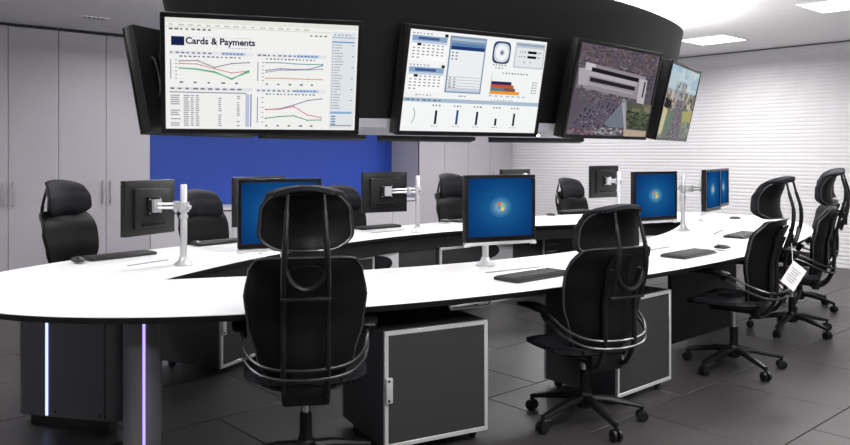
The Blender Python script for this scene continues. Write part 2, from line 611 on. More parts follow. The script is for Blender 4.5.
def content_cards(p):
    p.rect(0, 0, 1, 1, 'f1f1ef', 0)
    p.rect(0, 0, 1, 0.045, 'e6e6df', 1)
    p.dashes(0.02, 0.75, 0.062, 'b9b8ae', 16, 0.010, seed=1)
    p.rect(0, 0.075, 0.85, 0.085, 'dcdcd6', 1)
    p.dashes(0.02, 0.24, 0.10, '5c5c66', 8, 0.014, seed=2)
    p.dashes(0.74, 0.84, 0.115, '5c5c66', 4, 0.012, seed=3)
    # banner
    p.rect(0.03, 0.165, 0.095, 0.245, '18234f', 2)
    p.text('Cards & Payments', 0.100, 0.227, 0.051, '171b3f', 0.03, 3, 1.0)
    p.dashes(0.10, 0.44, 0.165, 'c2c2cc', 20, 0.006, seed=4)
    p.dashes(0.32, 0.44, 0.255, 'b5b5c2', 8, 0.008, seed=5)
    # four tiles
    for (x0, y0, x1, y1, sd) in ((0.02, 0.29, 0.44, 0.595, 1), (0.46, 0.29, 0.83, 0.595, 2), (0.46, 0.615, 0.83, 0.985, 3)):
        p.rect(x0, y0, x1, y0 + 0.035, 'e3e5ea', 1)
        p.dashes(x0 + 0.005, x0 + 0.22, y0 + 0.018, '757985', 8, 0.013, seed=sd)
        p.rect(x1 - 0.16, y0 + 0.003, x1 - 0.04, y0 + 0.030, 'b5c6e4', 2)
        p.dashes(x1 - 0.155, x1 - 0.045, y0 + 0.017, '4c6694', 6, 0.010, 3, seed=sd + 9)
        p.dashes(x0 + 0.05, x1 - 0.05, y0 + 0.050, '6f7380', 14, 0.012, seed=sd + 19)
        p.rect(x0 + 0.005, y0 + 0.08, x0 + 0.010, y1 - 0.05, '8f95a0', 2)
        for q in range(6):
            yy = y0 + 0.08 + q * (y1 - y0 - 0.14) / 5
            p.rect(x0 + 0.028, yy, x0 + 0.040, yy + 0.008, '9a9ca6', 2)
            p.rect(x0 + 0.05, yy + 0.003, x1 - 0.01, yy + 0.0055, 'e2e2e4', 1)
        p.dashes(x0 + 0.05, x1 - 0.02, y1 - 0.022, '6a6d78', 5, 0.014, 2, 0.35, seed=sd + 29)
    def ch(x0, y0, x1, y1, ys, h, w=0.0055):
        n = len(ys)
        pts = [(x0 + 0.05 + (x1 - x0 - 0.07) * i / (n - 1), y0 + 0.08 + (y1 - y0 - 0.14) * v) for i, v in enumerate(ys)]
        p.line(pts, h, w)
        for (a, b_) in pts:
            p.rect(a - 0.004, b_ - 0.006, a + 0.004, b_ + 0.006, h, 4)
    ch(0.02, 0.29, 0.44, 0.595, (0.08, 0.03, 0.38, 0.14, 0.06), '8e8290')
    ch(0.02, 0.29, 0.44, 0.595, (0.22, 0.22, 0.45, 0.66, 0.52), 'cf8e92')
    ch(0.02, 0.29, 0.44, 0.595, (0.46, 0.50, 0.62, 1.0, 0.52), '3f9a63', 0.007)
    ch(0.02, 0.29, 0.44, 0.595, (0.47, 0.52, 0.66, 0.96, 0.60), '7dbb95')
    ch(0.46, 0.29, 0.83, 0.595, (0.03, 0.01, 0.05, 0.06, 0.03), '6fa2a0')
    ch(0.46, 0.29, 0.83, 0.595, (0.46, 0.34, 0.36, 0.33, 0.10), '7f86a8')
    ch(0.46, 0.29, 0.83, 0.595, (0.56, 0.42, 0.40, 0.36, 0.30), '9f9fae')
    ch(0.46, 0.29, 0.83, 0.595, (0.90, 0.88, 0.89, 0.90, 0.90), 'd3a183')
    ch(0.46, 0.615, 0.83, 0.985, (0.50, 0.46, 0.30, 0.10, 0.02), '8a80a0')
    ch(0.46, 0.615, 0.83, 0.985, (0.50, 0.48, 0.36, 0.70, 0.80), 'cf7f86')
    ch(0.46, 0.615, 0.83, 0.985, (0.86, 0.78, 0.74, 0.92, 0.90), '4b9c6b')
    # number table
    p.rect(0.02, 0.615, 0.44, 0.645, 'dfe0e4', 1)
    p.dashes(0.025, 0.40, 0.63, '6e717c', 10, 0.014, seed=41)
    p.rect(0.02, 0.658, 0.41, 0.668, '8d8f99', 2)
    rnd = random.Random(5)
    for r_ in range(15):
        yy = 0.685 + r_ * 0.0195
        p.rect(0.02, yy, 0.41, yy + 0.002, 'e0e0e4', 1)
        for (cx, cw) in ((0.025, 0.05), (0.09, 0.03), (0.125, 0.018), (0.15, 0.02), (0.265, 0.018), (0.36, 0.018)):
            if rnd.random() < 0.93:
                p.rect(cx, yy + 0.003, cx + cw * rnd.uniform(0.7, 1), yy + 0.013, '9c9da6', 2)
    p.rect(0.405, 0.67, 0.425, 0.975, 'b7c2dc', 1)
    p.rect(0.43, 0.67, 0.437, 0.975, '8a93b0', 1)
    # side bar
    p.rect(0.855, 0.07, 0.99, 0.985, 'dfe4e9', 1)
    p.rect(0.86, 0.115, 0.98, 0.125, '9bb4cc', 2)
    p.rect(0.86, 0.155, 0.98, 0.168, '6f9bc4', 2)
    p.dashes(0.87, 0.97, 0.095, '8d929c', 5, 0.012, seed=51)
    for r_ in range(24):
        yy = 0.185 + r_ * 0.026
        p.rect(0.862, yy, 0.868, yy + 0.010, '7f8791', 2)
        p.rect(0.873, yy, 0.873 + rnd.uniform(0.015, 0.05), yy + 0.008, 'a4a9b2', 2)
        if r_ % 4 == 0:
            p.rect(0.97, yy, 0.978, yy + 0.010, '747d88', 2)
    p.rect(0.86, 0.82, 0.98, 0.84, '86acd0', 2)
    for r_ in range(4):
        p.rect(0.865, 0.86 + r_ * 0.025, 0.89, 0.872 + r_ * 0.025, '5c7ca4', 2)
    p.rect(0.86, 0.95, 0.98, 0.96, '8b9099', 2)


def content_dash(p):
    p.rect(0, 0, 1, 1, 'f3f4f4', 0)
    for y0 in (0.025, 0.33):
        p.dashes(0.02, 0.16, y0 + 0.012, '9aa0a8', 6, 0.012, seed=int(y0 * 100))
        p.rect(0.235, y0, 0.258, y0 + 0.030, '1c2430', 2)
        p.rect(0.02, y0 + 0.032, 0.255, y0 + 0.085, '8aa6c8', 1)
        p.rect(0.06, y0 + 0.045, 0.20, y0 + 0.070, '3c5a8c', 2)
        p.rect(0.02, y0 + 0.088, 0.255, y0 + 0.105, 'bccadb', 1)
        p.rect(0.02, y0 + 0.105, 0.255, y0 + 0.27, 'fafafa', 1)
        for r_ in range(5):
            for c_ in range(7):
                if r_ == 4 and c_ > 1 or r_ == 0 and c_ < 2:
                    continue
                p.rect(0.028 + c_ * 0.032, y0 + 0.115 + r_ * 0.031, 0.044 + c_ * 0.032, y0 + 0.127 + r_ * 0.031, '8d9096', 2)
        p.rect(0.055, y0 + 0.105, 0.082, y0 + 0.130, '15202e', 3)
    p.dashes(0.08, 0.20, 0.635, '9a9ea6', 5, 0.012, seed=77)
    # list window
    p.rect(0.275, 0.03, 0.535, 0.60, '7f96b0', 1)
    p.rect(0.285, 0.10, 0.525, 0.555, 'eceff2', 2)
    p.rect(0.285, 0.05, 0.525, 0.075, 'aebfd2', 2)
    p.rect(0.285, 0.10, 0.525, 0.13, '5a7fae', 3)
    p.rect(0.285, 0.13, 0.525, 0.165, '1f3a70', 3)
    for k in range(3):
        p.dashes(0.295, 0.35, 0.195 + k * 0.032, '5a5e68', 2, 0.012, 3, seed=80 + k)
    for k in range(4):
        p.rect(0.285, 0.435 + k * 0.030, 0.525, 0.439 + k * 0.030, '8e949e', 3)
        p.dashes(0.295, 0.36, 0.452 + k * 0.030, '6a6e78', 2, 0.011, 3, seed=90 + k)
    p.rect(0.285, 0.545, 0.525, 0.585, 'c8d2de', 3)
    p.dashes(0.38, 0.44, 0.63, '7a7e88', 3, 0.012, seed=93)
    # round dial
    W, H = TVW - 0.05, TVH - 0.05
    for (rr, h, lay, sq) in ((0.073, '2f4468', 1, 4), (0.062, 'cdd6e2', 2, 3), (0.052, 'f2f4f6', 3, 2), (0.020, 'c0c8d4', 4, 2), (0.009, '3a4a62', 5, 2)):
        cx, cy = -W / 2 + 0.655 * W, H / 2 - 0.155 * H
        vs = []
        for k in range(28):
            t_ = 2 * PI * k / 28
            c_, s_ = math.cos(t_), math.sin(t_)
            vs.append((cx + rr * math.copysign(abs(c_) ** (2 / sq), c_), -0.0012 * lay, cy + rr * math.copysign(abs(s_) ** (2 / sq), s_)))
        p.mb.add(vs, [tuple(range(28))], p.mi(h))
    p.dashes(0.60, 0.71, 0.285, '8d929c', 5, 0.012, seed=95)
    p.dashes(0.62, 0.69, 0.315, '8d929c', 3, 0.012, seed=96)
    # small panel
    p.rect(0.755, 0.03, 0.99, 0.30, 'c3c9d0', 1)
    p.rect(0.765, 0.085, 0.98, 0.285, 'e4e7ea', 2)
    p.rect(0.765, 0.04, 0.98, 0.065, '93a9bf', 2)
    for k in range(2):
        p.rect(0.855, 0.115 + k * 0.05, 0.925, 0.142 + k * 0.05, '101318', 3)
        p.dashes(0.79, 0.845, 0.128 + k * 0.05, '7a7e88', 3, 0.012, 3, seed=100 + k)
        p.dashes(0.935, 0.97, 0.128 + k * 0.05, '7a7e88', 2, 0.012, 3, seed=110 + k)
    p.dashes(0.83, 0.93, 0.235, '8a8e98', 2, 0.012, 3, 0.35, seed=120)
    # bar chart
    p.dashes(0.68, 0.89, 0.365, '6c707a', 9, 0.012, seed=121)
    p.rect(0.602, 0.37, 0.605, 0.615, '9a9ea6', 2)
    for (k, x1, h) in ((0, 0.76, '33295c'), (1, 0.78, 'c8553b'), (2, 0.795, '6d5a55'), (3, 0.83, 'f0973a')):
        p.rect(0.605, 0.455 + k * 0.034, x1, 0.489 + k * 0.034, h, 3)
    p.rect(0.605, 0.523, 0.71, 0.557, '5d7f8e', 4)
    p.dashes(0.60, 0.90, 0.61, '9fc0dc', 7, 0.014, seed=122)
    p.dashes(0.62, 0.80, 0.655, '7c808a', 8, 0.010, seed=123)
    for k in range(5):
        p.rect(0.925, 0.44 + k * 0.028, 0.933, 0.455 + k * 0.028, '4c5058', 3)
        p.rect(0.94, 0.443 + k * 0.028, 0.965, 0.453 + k * 0.028, 'a2a6ae', 3)
    # lower strip
    p.rect(0.0, 0.665, 1.0, 0.705, 'a9bdcf', 1)
    p.dashes(0.02, 0.28, 0.685, '56687c', 7, 0.014, 2, seed=124)
    p.rect(0.0, 0.705, 1.0, 0.975, 'f5f6f6', 1)
    for k, (x, y0) in enumerate(((0.235, 0.785), (0.385, 0.775), (0.53, 0.785), (0.675, 0.85), (0.815, 0.79))):
        p.rect(x - 0.008, y0, x + 0.008, 0.925, ('272b36', '2c4f8e', '23283a', '22262e', '272b36')[k], 3)
        p.dashes(x - 0.03, x + 0.035, 0.735, '6d717a', 3, 0.014, 2, seed=130 + k)
        p.dashes(x - 0.025, x + 0.03, 0.945, '9a9ea6', 3, 0.010, 2, seed=140 + k)
    p.line([(0.075, 0.77), (0.088, 0.80), (0.09, 0.86), (0.075, 0.92)], '9a9ea6', 0.006)


def mosaic(p, x0, y0, x1, y1, cols, n, s0, s1, lay, seed, ang=1.5):
    rnd = random.Random(seed)
    for _ in range(n):
        x = rnd.uniform(x0, x1)
        y = rnd.uniform(y0, y1)
        s = rnd.uniform(s0, s1)
        xa, xb, ya, yb = max(x0, x - s), min(x1, x + s), max(y0, y - s / ang), min(y1, y + s / ang)
        p.rect(xa, ya, xb, yb, rnd.choice(cols), lay + rnd.random() * 0.9)


def poly(p, pts, h, lay):
    W, H = TVW - 0.05, TVH - 0.05
    p.mb.add([(-W / 2 + x * W, -0.0012 * lay, H / 2 - y * H) for x, y in pts], [tuple(range(len(pts)))], p.mi(h))


def content_aerial(p):
    p.rect(0, 0, 1, 1, '59525c', 0)
    mosaic(p, 0, 0, 1, 0.27, ['5e4c50', '685c62', '4a4450', '736a70', '564a50', '6f5c5a', '443f4a'], 420, 0.006, 0.020, 1, 1)
    mosaic(p, 0, 0.2, 1, 0.55, ['6a636c', '57525e', '7c757c', '484450'], 120, 0.015, 0.04, 1, 2)
    # white building with dark window bands
    poly(p, [(0.08, 0.20), (0.86, 0.27), (0.86, 0.56), (0.10, 0.48)], '8f868e', 3)
    poly(p, [(0.02, 0.27), (0.14, 0.27), (0.16, 0.45), (0.04, 0.45)], 'aaa3ab', 4)
    poly(p, [(0.09, 0.20), (0.20, 0.21), (0.20, 0.29), (0.09, 0.28)], 'c4bdc4', 5)
    poly(p, [(0.13, 0.29), (0.75, 0.35), (0.75, 0.395), (0.13, 0.335)], 'b0a8b0', 5)
    poly(p, [(0.13, 0.41), (0.72, 0.47), (0.72, 0.50), (0.13, 0.44)], 'a39ba3', 5)
    poly(p, [(0.16, 0.245), (0.76, 0.30), (0.76, 0.345), (0.16, 0.29)], '1d1b22', 6)
    poly(p, [(0.16, 0.355), (0.73, 0.405), (0.73, 0.45), (0.16, 0.40)], '24212a', 6)
    poly(p, [(0.77, 0.30), (0.88, 0.31), (0.89, 0.60), (0.79, 0.59)], 'b8b0b6', 6)
    poly(p, [(0.84, 0.33), (0.86, 0.33), (0.86, 0.52), (0.84, 0.52)], '2a2730', 7)
    # avenue with traffic
    poly(p, [(0.22, 0.56), (0.60, 0.56), (0.34, 1.0), (-0.0, 1.0), (0.0, 0.92)], '5c5562', 4)
    rnd = random.Random(9)
    for _ in range(330):
        v = rnd.random()
        lane = rnd.randrange(7)
        x = (0.25 - 0.22 * v) + lane * (0.055 + 0.004 * v) + rnd.uniform(-0.006, 0.006)
        y = 0.57 + v * 0.40
        s = 0.007 + 0.005 * v
        p.rect(x - s, y - s * 0.9, x + s, y + s * 0.9, rnd.choice(['2b2733', '716a76', '57404a', '807884', '3c3848', '645660', '47455c']), 5 + rnd.random())
    poly(p, [(0.60, 0.60), (0.66, 0.58), (0.74, 0.90), (0.50, 0.90), (0.42, 0.86)], '6f7882', 7)
    poly(p, [(0.58, 0.56), (0.63, 0.56), (0.72, 0.92), (0.69, 0.92)], 'a59ea0', 8)
    mosaic(p, 0.05, 0.53, 0.7, 0.60, ['7a544e', '655f6a', '78727c', '443f4a'], 70, 0.006, 0.014, 8, 3)
    # trees
    poly(p, [(0.66, 0.60), (1.0, 0.62), (1.0, 0.93), (0.76, 0.90)], '4b5040', 6)
    mosaic(p, 0.68, 0.62, 1.0, 0.90, ['3c4434', '565c46', '2c3328', '5f6450', '474a3a'], 190, 0.008, 0.025, 7, 4)
    mosaic(p, 0.74, 0.60, 1.0, 0.70, ['6c6a58', '7a7666', '5a5a4c'], 30, 0.02, 0.05, 8, 5)
    poly(p, [(0.68, 0.915), (1.0, 0.93), (1.0, 1.0), (0.70, 1.0)], 'b3a08f', 8)
    mosaic(p, 0.30, 0.91, 0.66, 0.985, ['b5b0b2', '7f7880', '989296', '4a4652'], 70, 0.008, 0.02, 9, 6)
    mosaic(p, 0.0, 0.93, 0.32, 1.0, ['6a4a50', '4a4450', '7c6a70'], 40, 0.01, 0.03, 9, 7)


def content_city(p):
    p.rect(0, 0, 1, 1, '8a8478', 0)
    p.rect(0, 0, 1, 0.38, 'a9c0cc', 1)
    mosaic(p, 0, 0.0, 1, 0.30, ['b4c6cf', 'a3bccb', 'c2ced2'], 40, 0.06, 0.15, 1, 11)
    mosaic(p, 0, 0.33, 1, 0.60, ['a08d7a', 'c0ad96', '7b746c', '5e6068', 'b7b0a4', '8c9aa4', '6f6258'], 190, 0.015, 0.05, 3, 12, 0.8)
    mosaic(p, 0.25, 0.20, 0.62, 0.5, ['8e949c', 'a8a49e', '6e7680', 'b8aa98'], 60, 0.012, 0.03, 4, 13, 0.5)
    mosaic(p, 0.0, 0.56, 1.0, 0.72, ['71806a', '8b8a68', '5f6b54', 'a09a78'], 60, 0.02, 0.05, 3, 14)
    poly(p, [(0.38, 0.45), (0.60, 0.45), (0.72, 1.0), (0.28, 1.0)], '77727a', 5)
    rnd = random.Random(15)
    for _ in range(120):
        v = rnd.random()
        wd = 0.10 + 0.10 * v
        x = 0.5 + rnd.uniform(-wd, wd)
        p.rect(x - 0.012, 0.5 + v * 0.48, x + 0.012, 0.515 + v * 0.48, rnd.choice(['3b3942', 'a9a6ac', '7f5a58', '55607a']), 6 + rnd.random())
    poly(p, [(0.18, 0.62), (0.36, 0.60), (0.30, 1.0), (0.10, 1.0)], '6d7d70', 6)
    poly(p, [(0.0, 0.58), (0.14, 0.62), (0.10, 0.95), (0.0, 0.97)], 'c8bd9a', 6)
    poly(p, [(0.02, 0.45), (0.22, 0.50), (0.20, 0.60), (0.0, 0.58)], '2e2c2e', 7)
    poly(p, [(0.66, 0.60), (1.0, 0.56), (1.0, 0.8), (0.70, 0.78)], 'a7a26a', 6)
    mosaic(p, 0.72, 0.74, 1.0, 1.0, ['7a8f7c', '6a7c86', '9a9688'], 40, 0.02, 0.05, 6, 16)


def content_dim(p):
    p.rect(0, 0, 1, 1, 'd8dde2', 0)
    p.rect(0, 0, 1, 0.08, '6f8db4', 1)
    for r_ in range(5):
        for c_ in range(4):
            p.rect(0.04 + c_ * 0.24, 0.14 + r_ * 0.17, 0.24 + c_ * 0.24, 0.26 + r_ * 0.17, ['f4f4f4', 'b5c6dc', 'e8e8ea'][(r_ + c_) % 3], 1)


def wall_display(p0, p1, label, content, zc=1.857, tilt=12.5, size=1.0):
    """p0 is the left end seen from the front, p1 the right end"""
    c = Vector(((p0[0] + p1[0]) / 2, (p0[1] + p1[1]) / 2, zc))
    ang = math.atan2(p1[1] - p0[1], p1[0] - p0[0])
    t = thing('wall_display', label, 'screen', c, 0, 'wall displays around the overhead drum')
    t.rotation_euler = (R(tilt), 0, ang)       # local -Y is the viewing side, top leans out
    t.rotation_mode = 'XYZ'
    t.scale = (size, 1, size)
    mb = MB()
    mb.box((0, 0.004, 0), (TVW, TVD - 0.008, TVH), bevel=0.006, seg=2)
    mb.build('casing', 'bezelgrey', t)
    fr = MB()
    b_ = 0.026
    for (cx, cz, sx, sz) in ((0, TVH / 2 - b_ / 2, TVW, b_), (0, -TVH / 2 + b_ / 2, TVW, b_), (TVW / 2 - b_ / 2, 0, b_, TVH - 2 * b_), (-TVW / 2 + b_ / 2, 0, b_, TVH - 2 * b_)):
        fr.box((cx, -TVD / 2 - 0.004, cz), (sx, 0.014, sz), bevel=0.002, seg=1)
    fr.build('bezel', 'bezel', t)
    p = Print()
    content(p)
    p.build('display_image', t)
    bk = MB()
    bk.box((0, TVD / 2 + 0.012, -0.02), (0.80, 0.03, 0.44), bevel=0.01)
    bk.build('back_cover', 'bezel', t)
    for s in (-1, 1):
        hb = MB()
        hb.tube(smoothpath([(s * 0.46, TVD / 2 - 0.01, 0.13), (s * 0.46, TVD / 2 + 0.03, 0.12), (s * 0.45, TVD / 2 + 0.035, 0.0), (s * 0.46, TVD / 2 + 0.03, -0.10), (s * 0.46, TVD / 2 - 0.01, -0.11)], 4), 0.008, 6)
        hb.build('grab_handle', 'tube', t)
    MB().box((0, TVD / 2 + 0.06, 0.02), (0.30, 0.08, 0.30), bevel=0.004).build('wall_bracket', 'bezel', t)
    return t


near = [((1.81, 4.19), (2.77, 3.72)), ((3.00, 3.60), (4.13, 3.41)), ((4.37, 3.36), (5.50, 3.43)), ((5.73, 3.47), (6.81, 3.80))]
wall_display(*near[0], 'wall display showing the Cards & Payments charts on white', content_cards)
wall_display(*near[1], 'wall display showing two calendars and an orange bar chart', content_dash)
wall_display(*near[2], 'wall display showing an aerial view of traffic and a white building', content_aerial, 1.868, 12.5, 1.045)
wall_display(*near[3], 'wall display showing a city street under pale sky, rightmost of the ring', content_city)
AX = 2 * 4.45
farl = ['back of the wall display leaning out at the far left of the ring', 'far-side wall display whose lower edge shows below the charts display',
        'far-side wall display whose lower edge shows below the calendar display', 'far-side wall display whose lower edge shows below the aerial traffic display']
for i, ((p0, p1), l) in enumerate(zip(near, farl)):
    sx, sy = (0.045, -0.035) if i == 0 else (0, 0)
    wall_display((p1[0] + sx, AX - p1[1] + sy), (p0[0] + sx, AX - p0[1] + sy), l, content_dim)


# ------------------------------------------------------------------ control desk
TX, TY, TA, TBN, TBF, TN = 4.488, 4.164, 3.779, 1.815, 1.374, 2.197
IX, IY, IA, IBN, IBF, IP = 4.362, 3.989, 2.659, 0.724, 0.844, 2.02
DESK = 0.73
ND = 160


def outer(i, grow=0.0, n=ND):
    th = 2 * PI * (i + 0.5) / n
    c, s = math.cos(th), math.sin(th)
    return (TX + (TA + grow) * math.copysign(abs(c) ** (2 / TN), c), TY + ((TBN if s < 0 else TBF) + grow) * math.copysign(abs(s) ** (2 / TN), s))


def inner(i, grow=0.0, n=ND):
    th = 2 * PI * (i + 0.5) / n
    c, s = math.cos(th), math.sin(th)
    return (IX + (IA + grow) * c, IY + ((IBN if s < 0 else IBF) + grow) * math.copysign(abs(s) ** IP, s))


def ring(z0, z1, go, gi, name, m, parent, go0=None, gi0=None):
    go0 = go if go0 is None else go0
    gi0 = gi if gi0 is None else gi0
    mb = MB()
    vs = [outer(i, go) + (z1,) for i in range(ND)] + [inner(i, gi) + (z1,) for i in range(ND)] + \
         [outer(i, go0) + (z0,) for i in range(ND)] + [inner(i, gi0) + (z0,) for i in range(ND)]
    fs = []
    for i in range(ND):
        j = (i + 1) % ND
        fs += [(i, j, ND + j, ND + i), (2 * ND + i, 3 * ND + i, 3 * ND + j, 2 * ND + j),
               (i, 2 * ND + i, 2 * ND + j, j), (ND + i, ND + j, 3 * ND + j, 3 * ND + i)]
    mb.add(vs, fs)
    return mb.build(name, m, parent)


desk = thing('control_desk', 'large white oval ring-shaped control room desk with black edges', 'desk', (0, 0, 0))
ring(DESK - 0.004, DESK, 0, 0, 'worktop', 'white', desk)
ring(DESK - 0.034, DESK - 0.004, 0.0, 0.0, 'edge_trim', 'blackedge', desk, -0.02, 0.02)
# fascia hanging round the opening
mb = MB()
vs = []
for z in (0.59, DESK - 0.034):
    vs += [inner(i, 0.05) + (z,) for i in range(ND)]
for z in (0.59, DESK - 0.034):
    vs += [inner(i, 0.07) + (z,) for i in range(ND)]
fs = []
for i in range(ND):
    j = (i + 1) % ND
    fs += [(i, j, ND + j, ND + i), (2 * ND + i, 3 * ND + i, 3 * ND + j, 2 * ND + j), (i, 2 * ND + i, 2 * ND + j, j), (ND + i, ND + j, 3 * ND + j, 3 * ND + i)]
mb.add(vs, fs, 0, True)
mb.build('inner_fascia', 'fascia', desk)


def leg_panel(P, Q, led, th=0.11, ledpos=0.24, nose=False):
    P, Q = Vector(P + (0,)), Vector(Q + (0,))
    d = (Q - P)
    L = d.length
    ang = math.atan2(d.y, d.x)
    mtx = Matrix.Translation((P + Q) / 2) @ Matrix.Rotation(ang, 4, 'Z')
    out = []
    n = 8
    for s in (1, -1):
        for k in range(n + 1):
            t_ = -PI / 2 + PI * k / n
            out.append((s * (L / 2 - th / 2 + math.cos(t_) * th / 2), s * math.sin(t_) * th / 2))
    lp = MB().prism(out, 0.05, DESK - 0.036, 0, True).build('support_leg', 'legpanel', desk, mtx)
    MB().box((0, 0, 0.025), (L * 0.75, th * 0.6, 0.05)).build('recessed_foot', 'fascia', lp)
    x = -L / 2 + ledpos * L
    if nose:
        MB().box((L / 2 - 0.001, 0.012, 0.375), (0.006, 0.011, 0.64)).build('led_strip', led, lp)
        return
    MB().box((x, -th / 2 - 0.001, 0.375), (0.014, 0.006, 0.64)).build('led_strip', led, lp)
    MB().box((L / 2 - 0.09, -th / 2 - 0.0005, 0.375), (0.008, 0.003, 0.63)).build('shadow_gap', 'blackedge', lp)
    for sx in (-0.25, 0.28):
        MB().lathe([(0.007, 0), (0.006, 0.003)], 10, 0, Matrix.Translation((x + 0.05 if sx < 0 else L / 2 - 0.12, -th / 2, 0.075)) @ Matrix.Rotation(R(90), 4, 'X')).build('screw', 'blackedge', lp)


leg_panel((1.135, 4.44), (1.49, 3.93), 'led', 0.11, 0.31)
leg_panel((1.54, 3.81), (1.315, 3.31), 'led_violet', 0.155, 0.70, True)
leg_panel((7.56, 3.75), (7.85, 4.30), 'led')
# light and dark panels seen through the opening under the far worktop
for (x0, x1, y) in ((3.86, 4.09, 4.90), (5.15, 5.50, 4.90)):
    o = MB().box(((x0 + x1) / 2, y, 0.36), (x1 - x0, 0.04, 0.66), bevel=0.003).build('pale_leg_panel', 'palepanel', desk)
    pts = []
    for k in range(13):
        t_ = -PI / 2 + PI * k / 12
        pts.append((x0 - 0.02 + 0.17 * math.cos(t_), 0.07 * math.sin(t_)))
    mb = MB().prism(pts, 0, 0.012, 0, True)
    o2 = mb.build('cable_port', 'blackedge', o)
    o2.matrix_local = Matrix.Translation((0, y - 0.022, 0.51)) @ Matrix.Rotation(R(90), 4, 'X')
for (x0, x1, y) in ((4.10, 4.52, 4.905), (5.51, 5.93, 4.905)):
    MB().box(((x0 + x1) / 2, y, 0.36), (x1 - x0, 0.03, 0.60), bevel=0.003).build('modesty_panel', 'door', desk)
MB().box((5.47, 2.93, 0.36), (0.98, 0.03, 0.64), bevel=0.003).build('modesty_panel', 'fascia', desk, Matrix.Identity(4))
mb = MB()
mb.tube(smoothpath([(2.58, 2.70, 0.69), (2.58, 2.69, 0.655), (2.61, 2.68, 0.65), (2.76, 2.64, 0.65), (2.79, 2.63, 0.655), (2.79, 2.63, 0.69)], 3), 0.008, 6)
mb.build('under_desk_handle', 'frame', desk)
# slim cable flaps set in the worktop
fH, hY, Hc = 770, 154, 1.40


def px(x, y, z):
    Z = fH * (Hc - z) / (y - hY)
    X = (x - 425) * Z / fH
    return Vector((0.744 * X + 0.668 * Z, -0.668 * X + 0.744 * Z, z))


for (a_, b_) in (((128, 266), (168, 260)), ((486, 273), (541, 267)), ((645, 251), (669, 247)), ((714, 234), (723, 230)), ((372, 233), (404, 230))):
    A, B_ = px(*a_, DESK), px(*b_, DESK)
    ang = math.atan2(B_.y - A.y, B_.x - A.x)
    MB().box((0, 0, 0), ((B_ - A).length, 0.022, 0.006), bevel=0.002, seg=1).build('cable_flap', 'slot', desk, Matrix.Translation((A + B_) / 2 + Vector((0, 0, 0.001))) @ Matrix.Rotation(ang, 4, 'Z'))


# ------------------------------------------------------------------ storage pedestals
def make_pedestal(W=0.56, D=0.52, H=0.54, z0=0.045):
    t = thing('storage_pedestal', '', 'cabinet')
    MB().box((0, 0, z0 + H / 2), (W, D - 0.03, H), bevel=0.003).build('body', 'body', t)
    for s in (-1, 1):
        f = MB()
        y = s * (D / 2 - 0.008)
        b_ = 0.021
        for (cx, cz, sx, sz) in ((0, z0 + H - b_ / 2, W, b_), (0, z0 + b_ / 2, W, b_), (W / 2 - b_ / 2, z0 + H / 2, b_, H - 2 * b_), (-W / 2 + b_ / 2, z0 + H / 2, b_, H - 2 * b_)):
            f.box((cx, y, cz), (sx, 0.018, sz), bevel=0.002, seg=1)
        f.build('front_frame' if s < 0 else 'back_frame', 'frame', t)
        d = MB().box((0, y + s * 0.001, z0 + H / 2), (W - 2 * b_, 0.012, H - 2 * b_), bevel=0.002, seg=1).build('door' if s < 0 else 'back_panel', 'door', t)
        if s < 0:
            h = MB().box((-W / 2 + 0.020, y - 0.014, z0 + H * 0.50), (0.034, 0.018, 0.115), bevel=0.004).build('latch', 'frame', d)
            for q in (-1, 1):
                MB().lathe([(0.007, 0), (0.006, 0.003)], 10, 0, Matrix.Translation((-W / 2 + 0.017, y - 0.022, z0 + H * 0.5 + q * 0.045)) @ Matrix.Rotation(R(90), 4, 'X')).build('screw', 'blackedge', d)
    for sx in (-1, 1):
        for sy in (-1, 1):
            cst = MB()
            cst.lathe([(0.022, -0.012), (0.022, 0.012)], 12, 0, Matrix.Translation((sx * (W / 2 - 0.05), sy * (D / 2 - 0.07), 0.022)) @ Matrix.Rotation(R(90), 4, 'Y'))
            cst.box((sx * (W / 2 - 0.05), sy * (D / 2 - 0.07), 0.036), (0.034, 0.03, 0.018))
            cst.build('caster', 'plastic', t)
    return t


ped0 = make_pedestal()
peds = [
    (2.55, 2.93, -14, 'storage pedestal with silver frame right of the nearest black chair'),
    (3.92, 2.72, 0, 'storage pedestal with silver frame behind the middle near-side chair'),
    (2.44, 4.815, 23, 'storage pedestal under the far worktop, left of the nearest black chair'),
    (3.55, 5.13, 0, 'storage pedestal seen through the desk opening right of the nearest chair'),
    (4.83, 5.13, 0, 'storage pedestal seen through the opening left of the centre monitor'),
    (6.22, 5.13, 0, 'storage pedestal with vented panel seen through the opening right of the centre monitor'),
]
for i, (x, y, rz, lab) in enumerate(peds):
    o = ped0 if i == 0 else copy_tree(ped0)
    o.location = (x, y, 0)
    o.rotation_euler = (0, 0, R(rz))
    tag(o, lab, 'cabinet', 'storage pedestals under the desk')
    if i == 5:
        for r_ in range(3):
            for c_ in range(5):
                MB().box((-0.22 + c_ * 0.035, -0.262, 0.50 - r_ * 0.07), (0.022, 0.006, 0.016)).build('vent_slot', 'slot', o)


# ------------------------------------------------------------------ office chair
def lerp(tab, x):
    if x <= tab[0][0]:
        return tab[0][1]
    for (a_, va), (b_, vb) in zip(tab[:-1], tab[1:]):
        if x <= b_:
            t_ = (x - a_) / (b_ - a_)
            t_ = t_ * t_ * (3 - 2 * t_)
            return va + (vb - va) * t_
    return tab[-1][1]


